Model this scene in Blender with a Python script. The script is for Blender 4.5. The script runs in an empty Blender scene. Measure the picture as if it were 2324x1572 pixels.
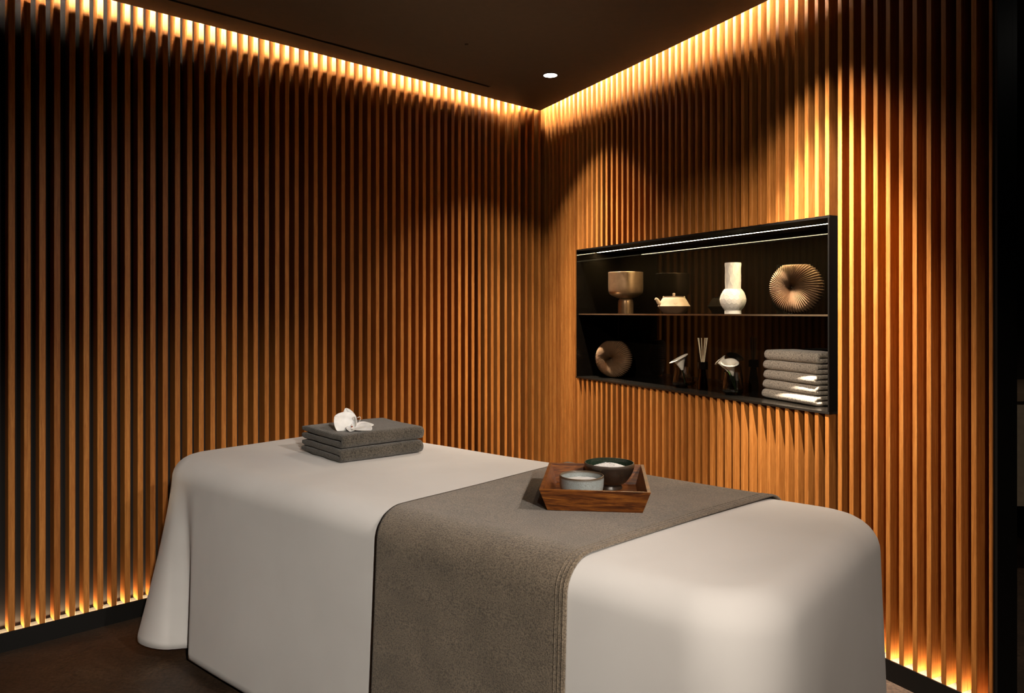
import bpy, bmesh, math, random
from mathutils import Vector, Matrix, noise

R = math.radians
random.seed(7)
scn = bpy.context.scene
col = scn.collection

# ------------------------------------------------------------------ camera
EYE = 1.20
cam_d = bpy.data.cameras.new('camera')
cam = bpy.data.objects.new('camera', cam_d); col.objects.link(cam)
cam.location = (0, 0, EYE); cam.rotation_euler = (R(90), 0, 0)
cam_d.sensor_width = 36; cam_d.lens = 1720/2324*36
cam_d.shift_y = -78/2324; cam_d.clip_start = .02
scn.camera = cam
scn.view_settings.view_transform = 'Standard'
scn.view_settings.look = 'None'
scn.view_settings.gamma = 1
scn.view_settings.exposure = 0.0
scn.view_settings.use_curve_mapping = False
scn.cycles.use_denoising = True
scn.cycles.max_bounces = 7
scn.cycles.diffuse_bounces = 3
scn.cycles.glossy_bounces = 5
scn.cycles.transmission_bounces = 7
scn.cycles.transparent_max_bounces = 8
scn.cycles.sample_clamp_indirect = 4
scn.cycles.caustics_reflective = False
scn.cycles.caustics_refractive = False
w = bpy.data.worlds.new('world'); scn.world = w; w.use_nodes = True
w.node_tree.nodes['Background'].inputs[0].default_value = (.01, .008, .006, 1)
w.node_tree.nodes['Background'].inputs[1].default_value = .3

# ------------------------------------------------------------------ room layout (plan: x right, y away, z up)
CEIL = 2.384
CORNER = Vector((.174, 4.536))
BA = Vector((-.728, -.686)).normalized()      # along left wall, from the corner towards the camera
NA = Vector((.686, -.728)).normalized()       # left wall normal, into the room
BB = Vector((.456, -.890)).normalized()       # along right wall
NB = Vector((-.890, -.456)).normalized()      # right wall normal, into the room
def PA(t, d=0): return CORNER + BA*t - NA*d   # d = depth into the wall
def PB(s, d=0): return CORNER + BB*s - NB*d

# downlights and added fill spots in the ceiling: (x, y, power, half angle, softness, aim)
WARM = (1, .85, .70)
L1 = PB(.672, -.324); L2 = PB(2.10, -.324)
NEUT = (1, .87, .76)
# each fixture: x, y, colour, aim point or None, beams (power, half angle, softness), source radius
DOWNLIGHTS_AND_FILLS = [
    (L1.x, L1.y, WARM, None, [(55, 47, .5), (320, 35, 1), (330, 24, 1)], .02),
    (L2.x, L2.y, WARM, (1.16, 2.69, .8), [(18, 47, .5), (110, 34, 1), (900, 23, 1)], .02),
    (1.45, .55, NEUT, (-.95, 2.75, .50), [(230, 27, 1)], .03),
    (1.2, -2.1, (1, .92, .80), (-.80, 2.25, .22), [(1400, 14.5, 1)], .08),  # fill added behind the viewer to brighten the bed's front
    (-.35, 1.15, WARM, (.82, 3.30, 1.02), [(230, 17, 1)], .02),  # accent added out of view to brighten the things in the niche
    (.10, -1.2, WARM, (1.02, 2.15, .42), [(320, 16.5, 1)], .04),  # unseen spot added to light the right wall's end and bed foot
    (2.55, 2.45, WARM, (2.6, 3.2, .3), [(40, 42, .8)], .02),  # added source so the washstand shows in the side room
]
COVE = (1, .90, .76)

# ------------------------------------------------------------------ helpers
def mesh_obj(name, bm, mat, parent=None, smooth=True, angle=40):
    me = bpy.data.meshes.new(name)
    bmesh.ops.recalc_face_normals(bm, faces=bm.faces)
    bm.to_mesh(me); bm.free()
    if mat:
        for m_ in (mat if isinstance(mat, (list, tuple)) else [mat]): me.materials.append(m_)
    if smooth:
        me.polygons.foreach_set('use_smooth', [True]*len(me.polygons))
        me.set_sharp_from_angle(angle=R(angle))
    o = bpy.data.objects.new(name, me); col.objects.link(o)
    if parent: o.parent = parent
    return o
def tag(o, label=None, cat=None, group=None, kind=None):
    if label: o['label'] = label
    if cat: o['category'] = cat
    if group: o['group'] = group
    if kind: o['kind'] = kind
    return o
def empty(name, loc, rz, label, cat, group=None):
    o = bpy.data.objects.new(name, None); col.objects.link(o)
    o.location = loc; o.rotation_euler = (0, 0, rz); o.empty_display_size = .05
    return tag(o, label, cat, group)
def part(o, loc=None, rot=None):
    if loc: o.location = loc
    if rot: o.rotation_euler = rot
    return o
def copy_tree(o, parent=None):
    c = o.copy(); col.objects.link(c); c.parent = parent
    for ch in list(o.children): copy_tree(ch, c)
    return c
def prism(bm, pts, z0, z1, mi=0):
    lo = [bm.verts.new((p[0], p[1], z0)) for p in pts]; hi = [bm.verts.new((p[0], p[1], z1)) for p in pts]
    n = len(pts); fs = [bm.faces.new(lo[::-1]), bm.faces.new(hi)]
    for i in range(n): fs.append(bm.faces.new((lo[i], lo[(i+1) % n], hi[(i+1) % n], hi[i])))
    for f in fs: f.material_index = mi
def box(bm, x0, x1, y0, y1, z0, z1): prism(bm, [(x0, y0), (x1, y0), (x1, y1), (x0, y1)], z0, z1)
def bevel(bm, r, seg=2):
    es = [e for e in bm.edges if len(e.link_faces) == 2 and e.calc_face_angle(0) > R(30)]
    bmesh.ops.bevel(bm, geom=es, offset=r, segments=seg, profile=.5, affect='EDGES')
def lathe(bm, prof, n=64, ax=(0, 0), fn=None):
    rings = []
    for r, z in prof:
        if r < 1e-6: rings.append([bm.verts.new((ax[0], ax[1], z))])
        else:
            ring = []
            for i in range(n):
                a = 2*math.pi*i/n
                rr = r if fn is None else r + fn(a, r, z)
                ring.append(bm.verts.new((ax[0]+rr*math.cos(a), ax[1]+rr*math.sin(a), z)))
            rings.append(ring)
    for A, B in zip(rings, rings[1:]):
        for i in range(n):
            j = (i+1) % n
            if len(A) == 1 and len(B) == 1: continue
            if len(A) == 1: bm.faces.new((A[0], B[i], B[j]))
            elif len(B) == 1: bm.faces.new((A[i], A[j], B[0]))
            else: bm.faces.new((A[i], A[j], B[j], B[i]))
def smooth_prof(pts, n=6):
    """Catmull-Rom through profile points"""
    out = []
    for i in range(len(pts)-1):
        p0 = pts[max(i-1, 0)]; p1 = pts[i]; p2 = pts[i+1]; p3 = pts[min(i+2, len(pts)-1)]
        for k in range(n):
            t = k/n; q = []
            for c in range(len(p1)):
                q.append(.5*((2*p1[c])+(-p0[c]+p2[c])*t+(2*p0[c]-5*p1[c]+4*p2[c]-p3[c])*t*t+(-p0[c]+3*p1[c]-3*p2[c]+p3[c])*t**3))
            out.append(tuple(q))
    out.append(tuple(pts[-1])); return out
def tube(bm, pts, rad, n=10, cap=True):
    pts = [Vector(p) for p in pts]; rings = []
    up = Vector((0, 0, 1)); N = len(pts)
    for i, p in enumerate(pts):
        d = (pts[min(i+1, N-1)]-pts[max(i-1, 0)]).normalized()
        a = d.cross(up)
        if a.length < 1e-3: a = d.cross(Vector((1, 0, 0)))
        a.normalize(); b = d.cross(a).normalized()
        r = rad[i] if isinstance(rad, (list, tuple)) else rad
        rings.append([bm.verts.new(p+a*r*math.cos(2*math.pi*k/n)+b*r*math.sin(2*math.pi*k/n)) for k in range(n)])
    for A, B in zip(rings, rings[1:]):
        for k in range(n): bm.faces.new((A[k], A[(k+1) % n], B[(k+1) % n], B[k]))
    if cap: bm.faces.new(rings[0][::-1]); bm.faces.new(rings[-1])
def grid_surf(bm, nu, nv, f, close_u=False):
    V = [[bm.verts.new(f(i/(nu if close_u else nu-1), j/(nv-1))) for j in range(nv)] for i in range(nu)]
    for i in range(nu if close_u else nu-1):
        for j in range(nv-1):
            a = V[i][j]; b = V[(i+1) % nu][j]; c = V[(i+1) % nu][j+1]; d = V[i][j+1]
            try: bm.faces.new((a, b, c, d))
            except ValueError: pass
    return V
def solidify(o, th, off=0):
    m = o.modifiers.new('thickness', 'SOLIDIFY'); m.thickness = th; m.offset = off; return o
def subsurf(o, l=1):
    m = o.modifiers.new('subdivision', 'SUBSURF'); m.levels = l; m.render_levels = l; return o

# ------------------------------------------------------------------ materials
class NT:
    def __init__(s, name):
        s.m = bpy.data.materials.new(name); s.m.use_nodes = True
        s.t = s.m.node_tree; s.p = s.t.nodes['Principled BSDF']
    def n(s, typ, **kw):
        nd = s.t.nodes.new(typ)
        for k, v in kw.items():
            if k.startswith('i_'): nd.inputs[k[2:].replace('_', ' ')].default_value = v
            else: setattr(nd, k, v)
        return nd
    def l(s, a, b): s.t.links.new(a, b)
    def set(s, **kw):
        for k, v in kw.items():
            k = k.replace('_', ' ')
            if isinstance(v, tuple) and len(v) == 3 and 'Radius' not in k: v = (*v, 1)
            s.p.inputs[k].default_value = v
        return s
    def coord(s, kind='Object', scale=(1, 1, 1)):
        tc = s.n('ShaderNodeTexCoord'); mp = s.n('ShaderNodeMapping'); mp.inputs['Scale'].default_value = scale
        s.l(tc.outputs[kind], mp.inputs['Vector']); return mp.outputs['Vector']
    def noise(s, vec, scale, detail=3, rough=.55, dist=0):
        nd = s.n('ShaderNodeTexNoise'); s.l(vec, nd.inputs['Vector'])
        nd.inputs['Scale'].default_value = scale; nd.inputs['Detail'].default_value = detail
        nd.inputs['Roughness'].default_value = rough; nd.inputs['Distortion'].default_value = dist
        return nd.outputs['Fac']
    def ramp(s, fac, stops):
        nd = s.n('ShaderNodeValToRGB'); e = nd.color_ramp.elements
        while len(e) < len(stops): e.new(.5)
        for el, (p, c) in zip(e, stops): el.position = p; el.color = (*c, 1) if len(c) == 3 else c
        s.l(fac, nd.inputs['Fac']); return nd.outputs['Color']
    def mix(s, a, b, fac, mode='MIX'):
        nd = s.n('ShaderNodeMix', data_type='RGBA', blend_type=mode)
        for v, i in ((fac, 0), (a, 6), (b, 7)):
            if hasattr(v, 'is_linked') or hasattr(v, 'links'): s.l(v, nd.inputs[i])
            else: nd.inputs[i].default_value = (*v, 1) if isinstance(v, tuple) and len(v) == 3 else v
        return nd.outputs[2]
    def bump(s, h, strength=.3, dist=.001, prev=None):
        nd = s.n('ShaderNodeBump'); nd.inputs['Strength'].default_value = strength
        nd.inputs['Distance'].default_value = dist; s.l(h, nd.inputs['Height'])
        if prev: s.l(prev, nd.inputs['Normal'])
        return nd.outputs['Normal']
def simple(name, c, rough=.5, metal=0, bump=None, **kw):
    m = NT(name); m.set(Base_Color=c, Roughness=rough, Metallic=metal, **kw)
    v = m.coord(); n_ = m.noise(v, 35, 3)
    m.l(m.ramp(n_, [(.3, tuple(x*.88 for x in c)), (.7, tuple(min(1, x*1.1) for x in c))]), m.p.inputs['Base Color'])
    if bump: m.l(m.bump(m.noise(v, bump[0], 4), bump[1], .001), m.p.inputs['Normal'])
    return m.m
def emit(name, c, s):
    m = NT(name); m.set(Base_Color=(0, 0, 0), Emission_Color=c, Emission_Strength=s, Roughness=.5); return m.m

def wood_slat():
    m = NT('oak_slat'); g = m.n('ShaderNodeNewGeometry')
    tc = m.n('ShaderNodeTexCoord')
    # each slat gets its own tone and its own piece of grain
    off = m.n('ShaderNodeVectorMath', operation='MULTIPLY_ADD')
    cmb = m.n('ShaderNodeCombineXYZ'); m.l(g.outputs['Random Per Island'], cmb.inputs[2]); m.l(g.outputs['Random Per Island'], cmb.inputs[0])
    m.l(cmb.outputs[0], off.inputs[0]); off.inputs[1].default_value = (3, 0, 37); m.l(tc.outputs['Object'], off.inputs[2])
    mp = m.n('ShaderNodeMapping'); mp.inputs['Scale'].default_value = (1, 1, .045); m.l(off.outputs[0], mp.inputs['Vector'])
    v = mp.outputs['Vector']
    g1 = m.noise(v, 160, 4, .6, .6); g2 = m.noise(v, 900, 2, .5)
    c = m.ramp(g1, [(.25, (.30, .100, .017)), (.55, (.45, .176, .038)), (.8, (.57, .250, .064))])
    c = m.mix(c, m.ramp(g2, [(.4, (.62, .58, .52)), (.62, (1, 1, 1))]), .45, 'MULTIPLY')
    tone = m.ramp(g.outputs['Random Per Island'], [(0, (.70, .64, .60)), (.4, (.88, .86, .84)), (1, (1.0, 1.0, 1.0))])
    c = m.mix(c, tone, 1.0, 'MULTIPLY')
    m.l(c, m.p.inputs['Base Color']); m.set(Roughness=.5, Specular_IOR_Level=.22)
    m.l(m.bump(g2, .15, .0005), m.p.inputs['Normal'])
    return m.m
def terry(name, c, scale=420, strength=.9, mott=.25):
    m = NT(name); v = m.coord()
    ns = m.noise(v, scale*.7, 3, .7); big = m.noise(v, 9, 3, .6)
    dark = tuple(x*.45 for x in c); lite = tuple(min(1, x*1.35) for x in c)
    base = m.ramp(ns, [(.38, dark), (.5, c), (.62, lite)])
    base = m.mix(base, m.ramp(big, [(.3, (1-mott,)*3), (.7, (1, 1, 1))]), 1.0, 'MULTIPLY')
    m.l(base, m.p.inputs['Base Color']); m.set(Roughness=.95, Specular_IOR_Level=.1, Sheen_Weight=.25, Sheen_Roughness=.5)
    m.l(m.bump(ns, strength, .003), m.p.inputs['Normal'])
    return m.m
def sheet_mat():
    m = NT('cotton_sheet'); v = m.coord()
    big = m.noise(v, 3.2, 3, .5, .3); w1 = m.noise(v, 900, 2, .6)
    m.l(m.ramp(big, [(.3, (.60, .575, .56)), (.7, (.67, .645, .63))]), m.p.inputs['Base Color'])
    m.set(Roughness=.85, Specular_IOR_Level=.15, Sheen_Weight=.15)
    b = m.bump(big, .22, .02); m.l(m.bump(w1, .12, .0005, b), m.p.inputs['Normal'])
    return m.m
def tray_mat():
    m = NT('tray_wood'); v = m.coord('Object', (1, .12, 1))
    v2 = m.coord('Object', (.12, 1, 1))
    g1 = m.noise(v2, 60, 5, .6, 1.6); g2 = m.noise(v2, 420, 3, .6, .4)
    c = m.ramp(g1, [(.28, (.030, .008, .003)), (.45, (.14, .038, .007)), (.6, (.30, .095, .014)), (.8, (.44, .17, .030))])
    c = m.mix(c, m.ramp(g2, [(.38, (.45, .4, .35)), (.6, (1, 1, 1))]), .5, 'MULTIPLY')
    m.l(c, m.p.inputs['Base Color']); m.set(Roughness=.38, Coat_Weight=.25, Coat_Roughness=.3)
    m.l(m.bump(g2, .2, .0006), m.p.inputs['Normal']); return m.m
def speckled(name, c, dark, rough, sc=260, thr=.62, rim=None):
    m = NT(name); v = m.coord(); n1 = m.noise(v, sc, 2, .7); n2 = m.noise(v, 18, 3)
    c1 = m.ramp(n2, [(.3, tuple(x*.75 for x in c)), (.7, tuple(min(1, x*1.15) for x in c))])
    fac = m.ramp(n1, [(thr-.05, (0, 0, 0)), (thr+.03, (1, 1, 1))])
    cc = m.mix(c1, dark, fac)
    if rim:
        z, rc = rim; sp = m.n('ShaderNodeSeparateXYZ'); tc = m.n('ShaderNodeTexCoord'); m.l(tc.outputs['Object'], sp.inputs[0])
        mr = m.n('ShaderNodeMapRange'); mr.inputs[1].default_value = z-.006; mr.inputs[2].default_value = z-.001
        m.l(sp.outputs[2], mr.inputs[0]); cc = m.mix(cc, rc, mr.outputs[0])
    m.l(cc, m.p.inputs['Base Color']); m.set(Roughness=rough); m.l(m.bump(n1, .08, .0006), m.p.inputs['Normal'])
    return m.m
def floor_mat():
    m = NT('slate_floor'); v = m.coord()
    n1 = m.noise(v, 5, 6, .65, .8); n2 = m.noise(v, 90, 4, .7); 
    c = m.ramp(n1, [(.25, (.024, .015, .009)), (.55, (.052, .032, .019)), (.8, (.095, .062, .038))])
    c = m.mix(c, m.ramp(n2, [(.38, (.35, .32, .30)), (.66, (1.35, 1.25, 1.15))]), .85, 'MULTIPLY')
    m.l(c, m.p.inputs['Base Color']); m.set(Roughness=.55)
    b = m.bump(n1, .5, .012); m.l(m.bump(n2, .4, .002, b), m.p.inputs['Normal']); return m.m
def granite_black():
    m = NT('black_granite'); v = m.coord(); n1 = m.noise(v, 500, 2, .8)
    m.l(m.ramp(n1, [(.45, (.003, .0025, .002)), (.74, (.03, .026, .02))]), m.p.inputs['Base Color'])
    m.set(Roughness=.16); return m.m
def glass(name, c=(1, 1, 1), rough=0.0):
    m = NT(name); m.set(Base_Color=c, Roughness=rough, Transmission_Weight=1, IOR=1.46); return m.m

M = dict(
    slat=wood_slat(),
    black=simple('black_lacquer', (.004, .0035, .003), .5, 0, None, Specular_IOR_Level=.2),
    backing=simple('black_backing_board', (.006, .004, .003), .9),
    ceiling=simple('dark_brown_ceiling_paint', (.034, .020, .012), .75),
    cavity=simple('cove_interior_paint', (.10, .06, .035), .8),
    wall_dark=simple('dark_plaster', (.030, .020, .013), .85),
    floor=floor_mat(),
    sheet=sheet_mat(),
    runner=terry('taupe_terry', (.185, .142, .100), 430, .9, .28),
    towel=terry('charcoal_terry', (.092, .080, .064), 300, 1.0, .3),
    towel_l=terry('pale_grey_terry', (.50, .44, .36), 330, .8, .12),
    tray=tray_mat(),
    bowl_grey=speckled('grey_speckled_glaze', (.30, .34, .34), (.19, .19, .17), .32, 620, .58, (.056, (.10, .07, .045))),
    bowl_dark=speckled('dark_bronze_glaze', (.030, .020, .014), (.07, .045, .02), .28, 200, .66, (.070, (.09, .07, .055))),
    bowl_green=speckled('green_glaze', (.016, .030, .018), (.05, .06, .04), .15, 400, .62),
    salt=simple('sea_salt', (.86, .84, .82), .6, 0, (300, .6)),
    powder=simple('white_powder', (.85, .85, .85), .6),
    bronze=simple('bronze_glaze', (.26, .16, .085), .36, .75),
    bronze_rib=simple('brown_ceramic', (.25, .150, .080), .42, .15),
    clay=simple('tan_clay', (.42, .30, .19), .7, 0, (200, .1)),
    clay_dark=simple('brown_glaze_and_shade', (.15, .085, .045), .45),  # lid and engraving; also the shade painted below the teapot's ridge
    white_cer=simple('matte_white_porcelain', (.80, .74, .64), .6),
    petal=simple('white_petal', (.82, .80, .78), .5, 0, (60, .1), Subsurface_Weight=.2, Subsurface_Radius=(.01, .008, .006), Subsurface_Scale=.3),
    petal_c=simple('cream_petal', (.80, .74, .62), .5, 0, None, Subsurface_Weight=.2, Subsurface_Radius=(.01, .008, .006), Subsurface_Scale=.3),
    throat=simple('reddish_throat', (.25, .06, .03), .5),
    yellow=simple('yellow_spadix', (.75, .45, .06), .6),
    stem=simple('green_stem', (.10, .20, .05), .5),
    reed=simple('pale_reed', (.70, .58, .38), .7),
    glass=glass('clear_glass'),
    amber=glass('dark_brown_glass', (.20, .09, .05), .02),
    liquid=simple('diffuser_oil', (.10, .035, .012), .15),
    black_glass=simple('black_glass', (.004, .003, .002), .04, 0, None, Specular_IOR_Level=.32),
    granite=granite_black(),
    steel=simple('bronzed_steel_edge', (.35, .26, .16), .3, .9),
    brass=simple('aged_brass_trim', (.30, .17, .05), .35, .8),
    led_cove=emit('cove_led', COVE, 480),
    led_base=emit('plinth_led', (1, .70, .38), 190),
    led_niche=emit('niche_led', (1, .80, .46), 150),
    lamp=emit('downlight_lens', (1, .93, .82), 30),
    stone=simple('rough_stone', (.16, .125, .085), .8, 0, (25, .6)),
)

# ------------------------------------------------------------------ slat walls
KA = [18.6,54.4,88.8,122.5,157,189.3,221,252.7,283,312.5,341,369.3,397.3,425,451.5,477.6,502.7,527.5,552.3,575.7,600.8,624.5,646.8,668.8,690.9,712.2,733.3,753.9,774.9,794.8,814.5,833.8,853.1,871.5,890.5,909,926.1,942.9,959.6,976.2,992.8,1008.6,1024.5,1039.8,1055.6,1070.4,1085,1100,1114.4,1128.8]
K2 = [1145.4,1161.3,1176.4,1192,1206.9,1222,1237]
KB = [1330.2,1341,1352,1362.6,1374,1385.6,1397.7,1409.8,1422.2,1434.9,1448,1460.8,1474.5,1487.9,1502,1516.8,1531.3,1545,1561.1,1577.2,1593.3,1610.3,1626.8,1644.7,1662.6,1681.2,1699.8,1719.4,1739.4,1759.7,1781,1802.6,1825.3,1848.5,1871.9]
KB2 = [1900.9,1926.9,1953.9,1981.5,2009.9,2039.7,2070.4,2102.1,2135.1,2169.5,2203.6]
def on_line(px, P0, D):
    k = (px-1162)/1720
    return (k*P0.y-P0.x)/(D.x-k*D.y)
SLAT_D = .056
SB, ST = .0655, 2.56          # slat bottom and top
def slat(bm, P0, D, N, t0, t1, z0, z1, dep=SLAT_D):
    """one batten with chamfered front edges; D along the wall, N into the room"""
    c = .0016; s = 1 if t1 > t0 else -1
    pl = [(t0, dep), (t0, c), (t0+s*c, 0), (t1-s*c, 0), (t1, c), (t1, dep)]
    prism(bm, [tuple(P0+D*a-N*b) for a, b in pl], z0, z1)
# left wall
bm = bmesh.new()
ts = [on_line(x, CORNER, BA) for x in KA]
pitch = .0480
t = ts[0]+pitch
while t < 5.2: ts.append(t); t += pitch
for i, t in enumerate(ts): slat(bm, CORNER, BA, NA, t, t-.0208, SB, ST)
wall_a = bmesh.new()
T0 = on_line(1138, CORNER, BA)
prism(wall_a, [tuple(PA(T0-.0, SLAT_D)), tuple(PA(T0, .13)), tuple(PA(5.3, .13)), tuple(PA(5.3, SLAT_D))], 0, 2.62)
wl = tag(mesh_obj('wall_left', wall_a, M['backing'], smooth=False), kind='structure')
mesh_obj('slat_cladding', bm, M['slat'], wl, angle=20)
# short angled section in the corner
P2 = PA(on_line(1143, CORNER, BA)); D2 = Vector((.848, .530)).normalized(); N2 = Vector((D2.y, -D2.x))
bm = bmesh.new()
for x in K2:
    t = on_line(x, P2, D2); slat(bm, P2, D2, N2, t, t+.0165, SB, ST)
bk = bmesh.new()
prism(bk, [tuple(P2-N2*SLAT_D-D2*.01), tuple(P2-N2*.13-D2*.01), tuple(P2-N2*.13+D2*.4), tuple(P2-N2*SLAT_D+D2*.4)], 0, 2.62)
wc = tag(mesh_obj('wall_corner', bk, M['backing'], smooth=False), kind='structure')
mesh_obj('slat_cladding', bm, M['slat'], wc, angle=20)
# right wall with the niche opening
NS0, NS1, NZ0, NZ1, ND = .397, 2.083, .838, 1.543, .275
bm = bmesh.new()
sb = [on_line(x, CORNER, BB) for x in KB]
s = sb[0]-.0455
first = []
while s > .030: first.append(s); s -= .0455
sb = first[::-1]+sb+[on_line(x, CORNER, BB) for x in KB2]
for s in sb:
    if NS0-.012 < s < NS1-.005:
        slat(bm, CORNER, BB, NB, s, s+.0172, SB, NZ0-.001); slat(bm, CORNER, BB, NB, s, s+.0172, NZ1+.001, ST)
    else: slat(bm, CORNER, BB, NB, s, s+.0172, SB, ST)
WEND = 2.648
slat(bm, CORNER, BB, NB, WEND-.0105, WEND, 0, ST, .075)     # closing board at the end of the wall
bk = bmesh.new()
def wall_chunk(s0, s1, z0, z1, d1=.11): prism(bk, [tuple(PB(s0, SLAT_D)), tuple(PB(s0, d1)), tuple(PB(s1, d1)), tuple(PB(s1, SLAT_D))], z0, z1)
wall_chunk(0, NS0-.004, 0, 2.62); wall_chunk(NS1+.004, WEND-.012, 0, 2.62, .085)
wall_chunk(NS0-.004, NS1+.004, 0, NZ0-.004); wall_chunk(NS0-.004, NS1+.004, NZ1+.004, 2.62)
wr = tag(mesh_obj('wall_right', bk, M['backing'], smooth=False), kind='structure')
mesh_obj('slat_cladding', bm, M['slat'], wr, angle=20)
# black door jamb at the end of the right wall
bm = bmesh.new()
prism(bm, [tuple(PB(WEND-.011, .076)), tuple(PB(WEND-.011, .10)), tuple(PB(WEND+.012, .10)), tuple(PB(WEND+.012, .076))], 0, 2.62)
prism(bm, [tuple(PB(WEND, .004)), tuple(PB(WEND, .0755)), tuple(PB(WEND+.012, .0755)), tuple(PB(WEND+.012, .004))], 0, 2.62)
tag(mesh_obj('trim_1', bm, M['black'], smooth=False), kind='structure')

# baseboards: black plinth under the battens
def plinth(name, P, t0, t1, D, N):
    bm = bmesh.new()
    for a, b, z0, z1 in ((.006, .0012, 0, .0675), (.0012, -.002, 0, .060), (-.002, -.048, 0, .030), (-.048, -.055, 0, .064)):
        prism(bm, [tuple(P+D*t0+N*a), tuple(P+D*t0+N*b), tuple(P+D*t1+N*b), tuple(P+D*t1+N*a)], z0, z1)
    return tag(mesh_obj(name, bm, M['black'], smooth=False), kind='structure')
plinth('baseboard_left', CORNER, T0, 5.2, BA, NA)
plinth('baseboard_corner', P2, 0, .30, D2, N2)
plinth('baseboard_right', CORNER, .06, WEND-.012, BB, NB)
def strip(name, P, D, N, t0, t1, d0, d1, z0, z1, mat, label):
    """a strip lamp: aluminium channel with a glowing face"""
    bm = bmesh.new()
    prism(bm, [tuple(P+D*t0-N*d0), tuple(P+D*t0-N*d1), tuple(P+D*t1-N*d1), tuple(P+D*t1-N*d0)], z0, z1)
    o = tag(mesh_obj(name, bm, mat, smooth=False), label, 'light strip'); return o
strip('plinth_light_strip', CORNER, BA, NA, T0, 5.0, .018, .034, .0305, .036, M['led_base'], 'glowing warm light strip along the foot of the left slat wall')
strip('plinth_light_strip', CORNER, BB, NB, .07, WEND-.03, .018, .034, .0305, .036, M['led_base'], 'glowing warm light strip along the foot of the right slat wall')
# ------------------------------------------------------------------ floor, ceiling, far walls
bm = bmesh.new(); box(bm, -5, 6, -2.4, 7.0, -.06, 0)
tag(mesh_obj('floor', bm, M['floor'], smooth=False), kind='structure')
G = .044
def meet(P, D, Q, E):
    den = D.x*E.y-D.y*E.x; r = Q-P; return P+D*((r.x*E.y-r.y*E.x)/den)
A0 = PA(0, -G); B0 = PB(0, -G)
CK = A0+BA*on_line(1174, A0, BA)
C0 = Vector((.166, 4.456)) ; C0 = B0+BB*((C0-B0).dot(BB))
AE = A0+BA*5.2; BE = PB(WEND+.02, -G)
# the ceiling slab has a slot for the air diffuser: built from two pieces either side of it
V0 = Vector((-.125, 3.993)); SL = .024
SV0 = V0+NA*0; SV1 = SV0+BA*2.9
bm = bmesh.new()
room = [AE, CK, C0, BE, PB(WEND+.02, .30), Vector((6, 1.6)), Vector((6, -2.3)), Vector((-5, -2.3))]
top = [tuple(p) for p in room]
# polygon with an inner slot: split along the slot's line
Lw = SV0; 
poly1 = [AE, CK, C0, SV0, SV1]                       # strip between the diffuser and the left wall edge
poly2 = [SV1+NA*SL, SV0+NA*SL, SV0, C0, BE, PB(WEND+.02, .30), Vector((6, 1.6)), Vector((6, -2.3)), Vector((-5, -2.3)), AE, SV1]
for pl in (poly1, poly2): prism(bm, [tuple(p) for p in pl], CEIL, CEIL+.018)
tag(mesh_obj('ceiling', bm, M['ceiling'], smooth=False), kind='structure')
bm = bmesh.new(); box(bm, -5, 6, -2.4, 7.0, 2.62, 2.68)
tag(mesh_obj('ceiling_slab', bm, M['cavity'], smooth=False), kind='structure')
# air diffuser sunk in the slot
e = empty('air_diffuser', (SV0.x, SV0.y, CEIL), math.atan2(BA.y, BA.x), 'long black slot air diffuser in the ceiling beside the left wall', 'air vent')
bm = bmesh.new()
for y0, y1 in ((.0005, .003), (-.003+SL, -.0005+SL)): box(bm, .0, 2.9, y0, y1, -.0005, .045)
box(bm, 0, 2.9, .003, SL-.003, .040, .045)
mesh_obj('housing', bm, M['black'], e, smooth=False)
bm = bmesh.new(); box(bm, .01, 2.89, SL/2-.0015, SL/2+.0015, .006, .030); mesh_obj('blade', bm, M['black'], e, smooth=False)
# other walls (out of the picture, they close the room)
def wallbox(name, pts, mat): 
    bm = bmesh.new(); prism(bm, pts, 0, 2.62); tag(mesh_obj(name, bm, mat, smooth=False), kind='structure')
EA = PA(5.3, SLAT_D)
wallbox('wall_back', [(-5, -2.4), (6, -2.4), (6, -2.3), (-5, -2.3)], M['wall_dark'])
wallbox('wall_far_right', [(5.9, -2.3), (6, -2.3), (6, 7), (5.9, 7)], M['wall_dark'])
wallbox('wall_side_room', [(1.9, 4.6), (5.9, 4.6), (5.9, 4.7), (1.9, 4.7)], M['wall_dark'])
wallbox('wall_end_left', [(-5, -2.3), (-4.9, -2.3), (-4.9, 1.2), (-5, 1.2)], M['wall_dark'])

# cove light strips lying on the ceiling slab's edge
def cove(P, D, N, t0, t1, back, zz, label):
    bm = bmesh.new()
    prism(bm, [tuple(P+D*t0+N*back), tuple(P+D*t0+N*(back+.010)), tuple(P+D*t1+N*(back+.010)), tuple(P+D*t1+N*back)], zz, zz+.006)
    bk = bmesh.new()
    prism(bk, [tuple(P+D*t0+N*(back-.001)), tuple(P+D*t0+N*(back+.011)), tuple(P+D*t1+N*(back+.011)), tuple(P+D*t1+N*(back-.001))], zz+.0065, zz+.011)
    mid = P+D*(t0+t1)/2+N*back
    e = empty('cove_light_strip', (0, 0, 0), 0, label, 'light strip')
    mesh_obj('diffuser', bm, M['led_cove'], e, smooth=False); mesh_obj('bracket', bk, M['steel'], e, smooth=False)
cove(CORNER, BA, NA, .24, 3.35, .064, CEIL+.052, 'hidden warm cove light above the left slat wall')
cove(P2, D2, N2, .0, .235, .050, CEIL+.056, 'hidden warm cove light above the angled corner panel')
cove(CORNER, BB, NB, .05, 2.0, .064, CEIL+.088, 'hidden warm cove light above the right slat wall')

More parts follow.
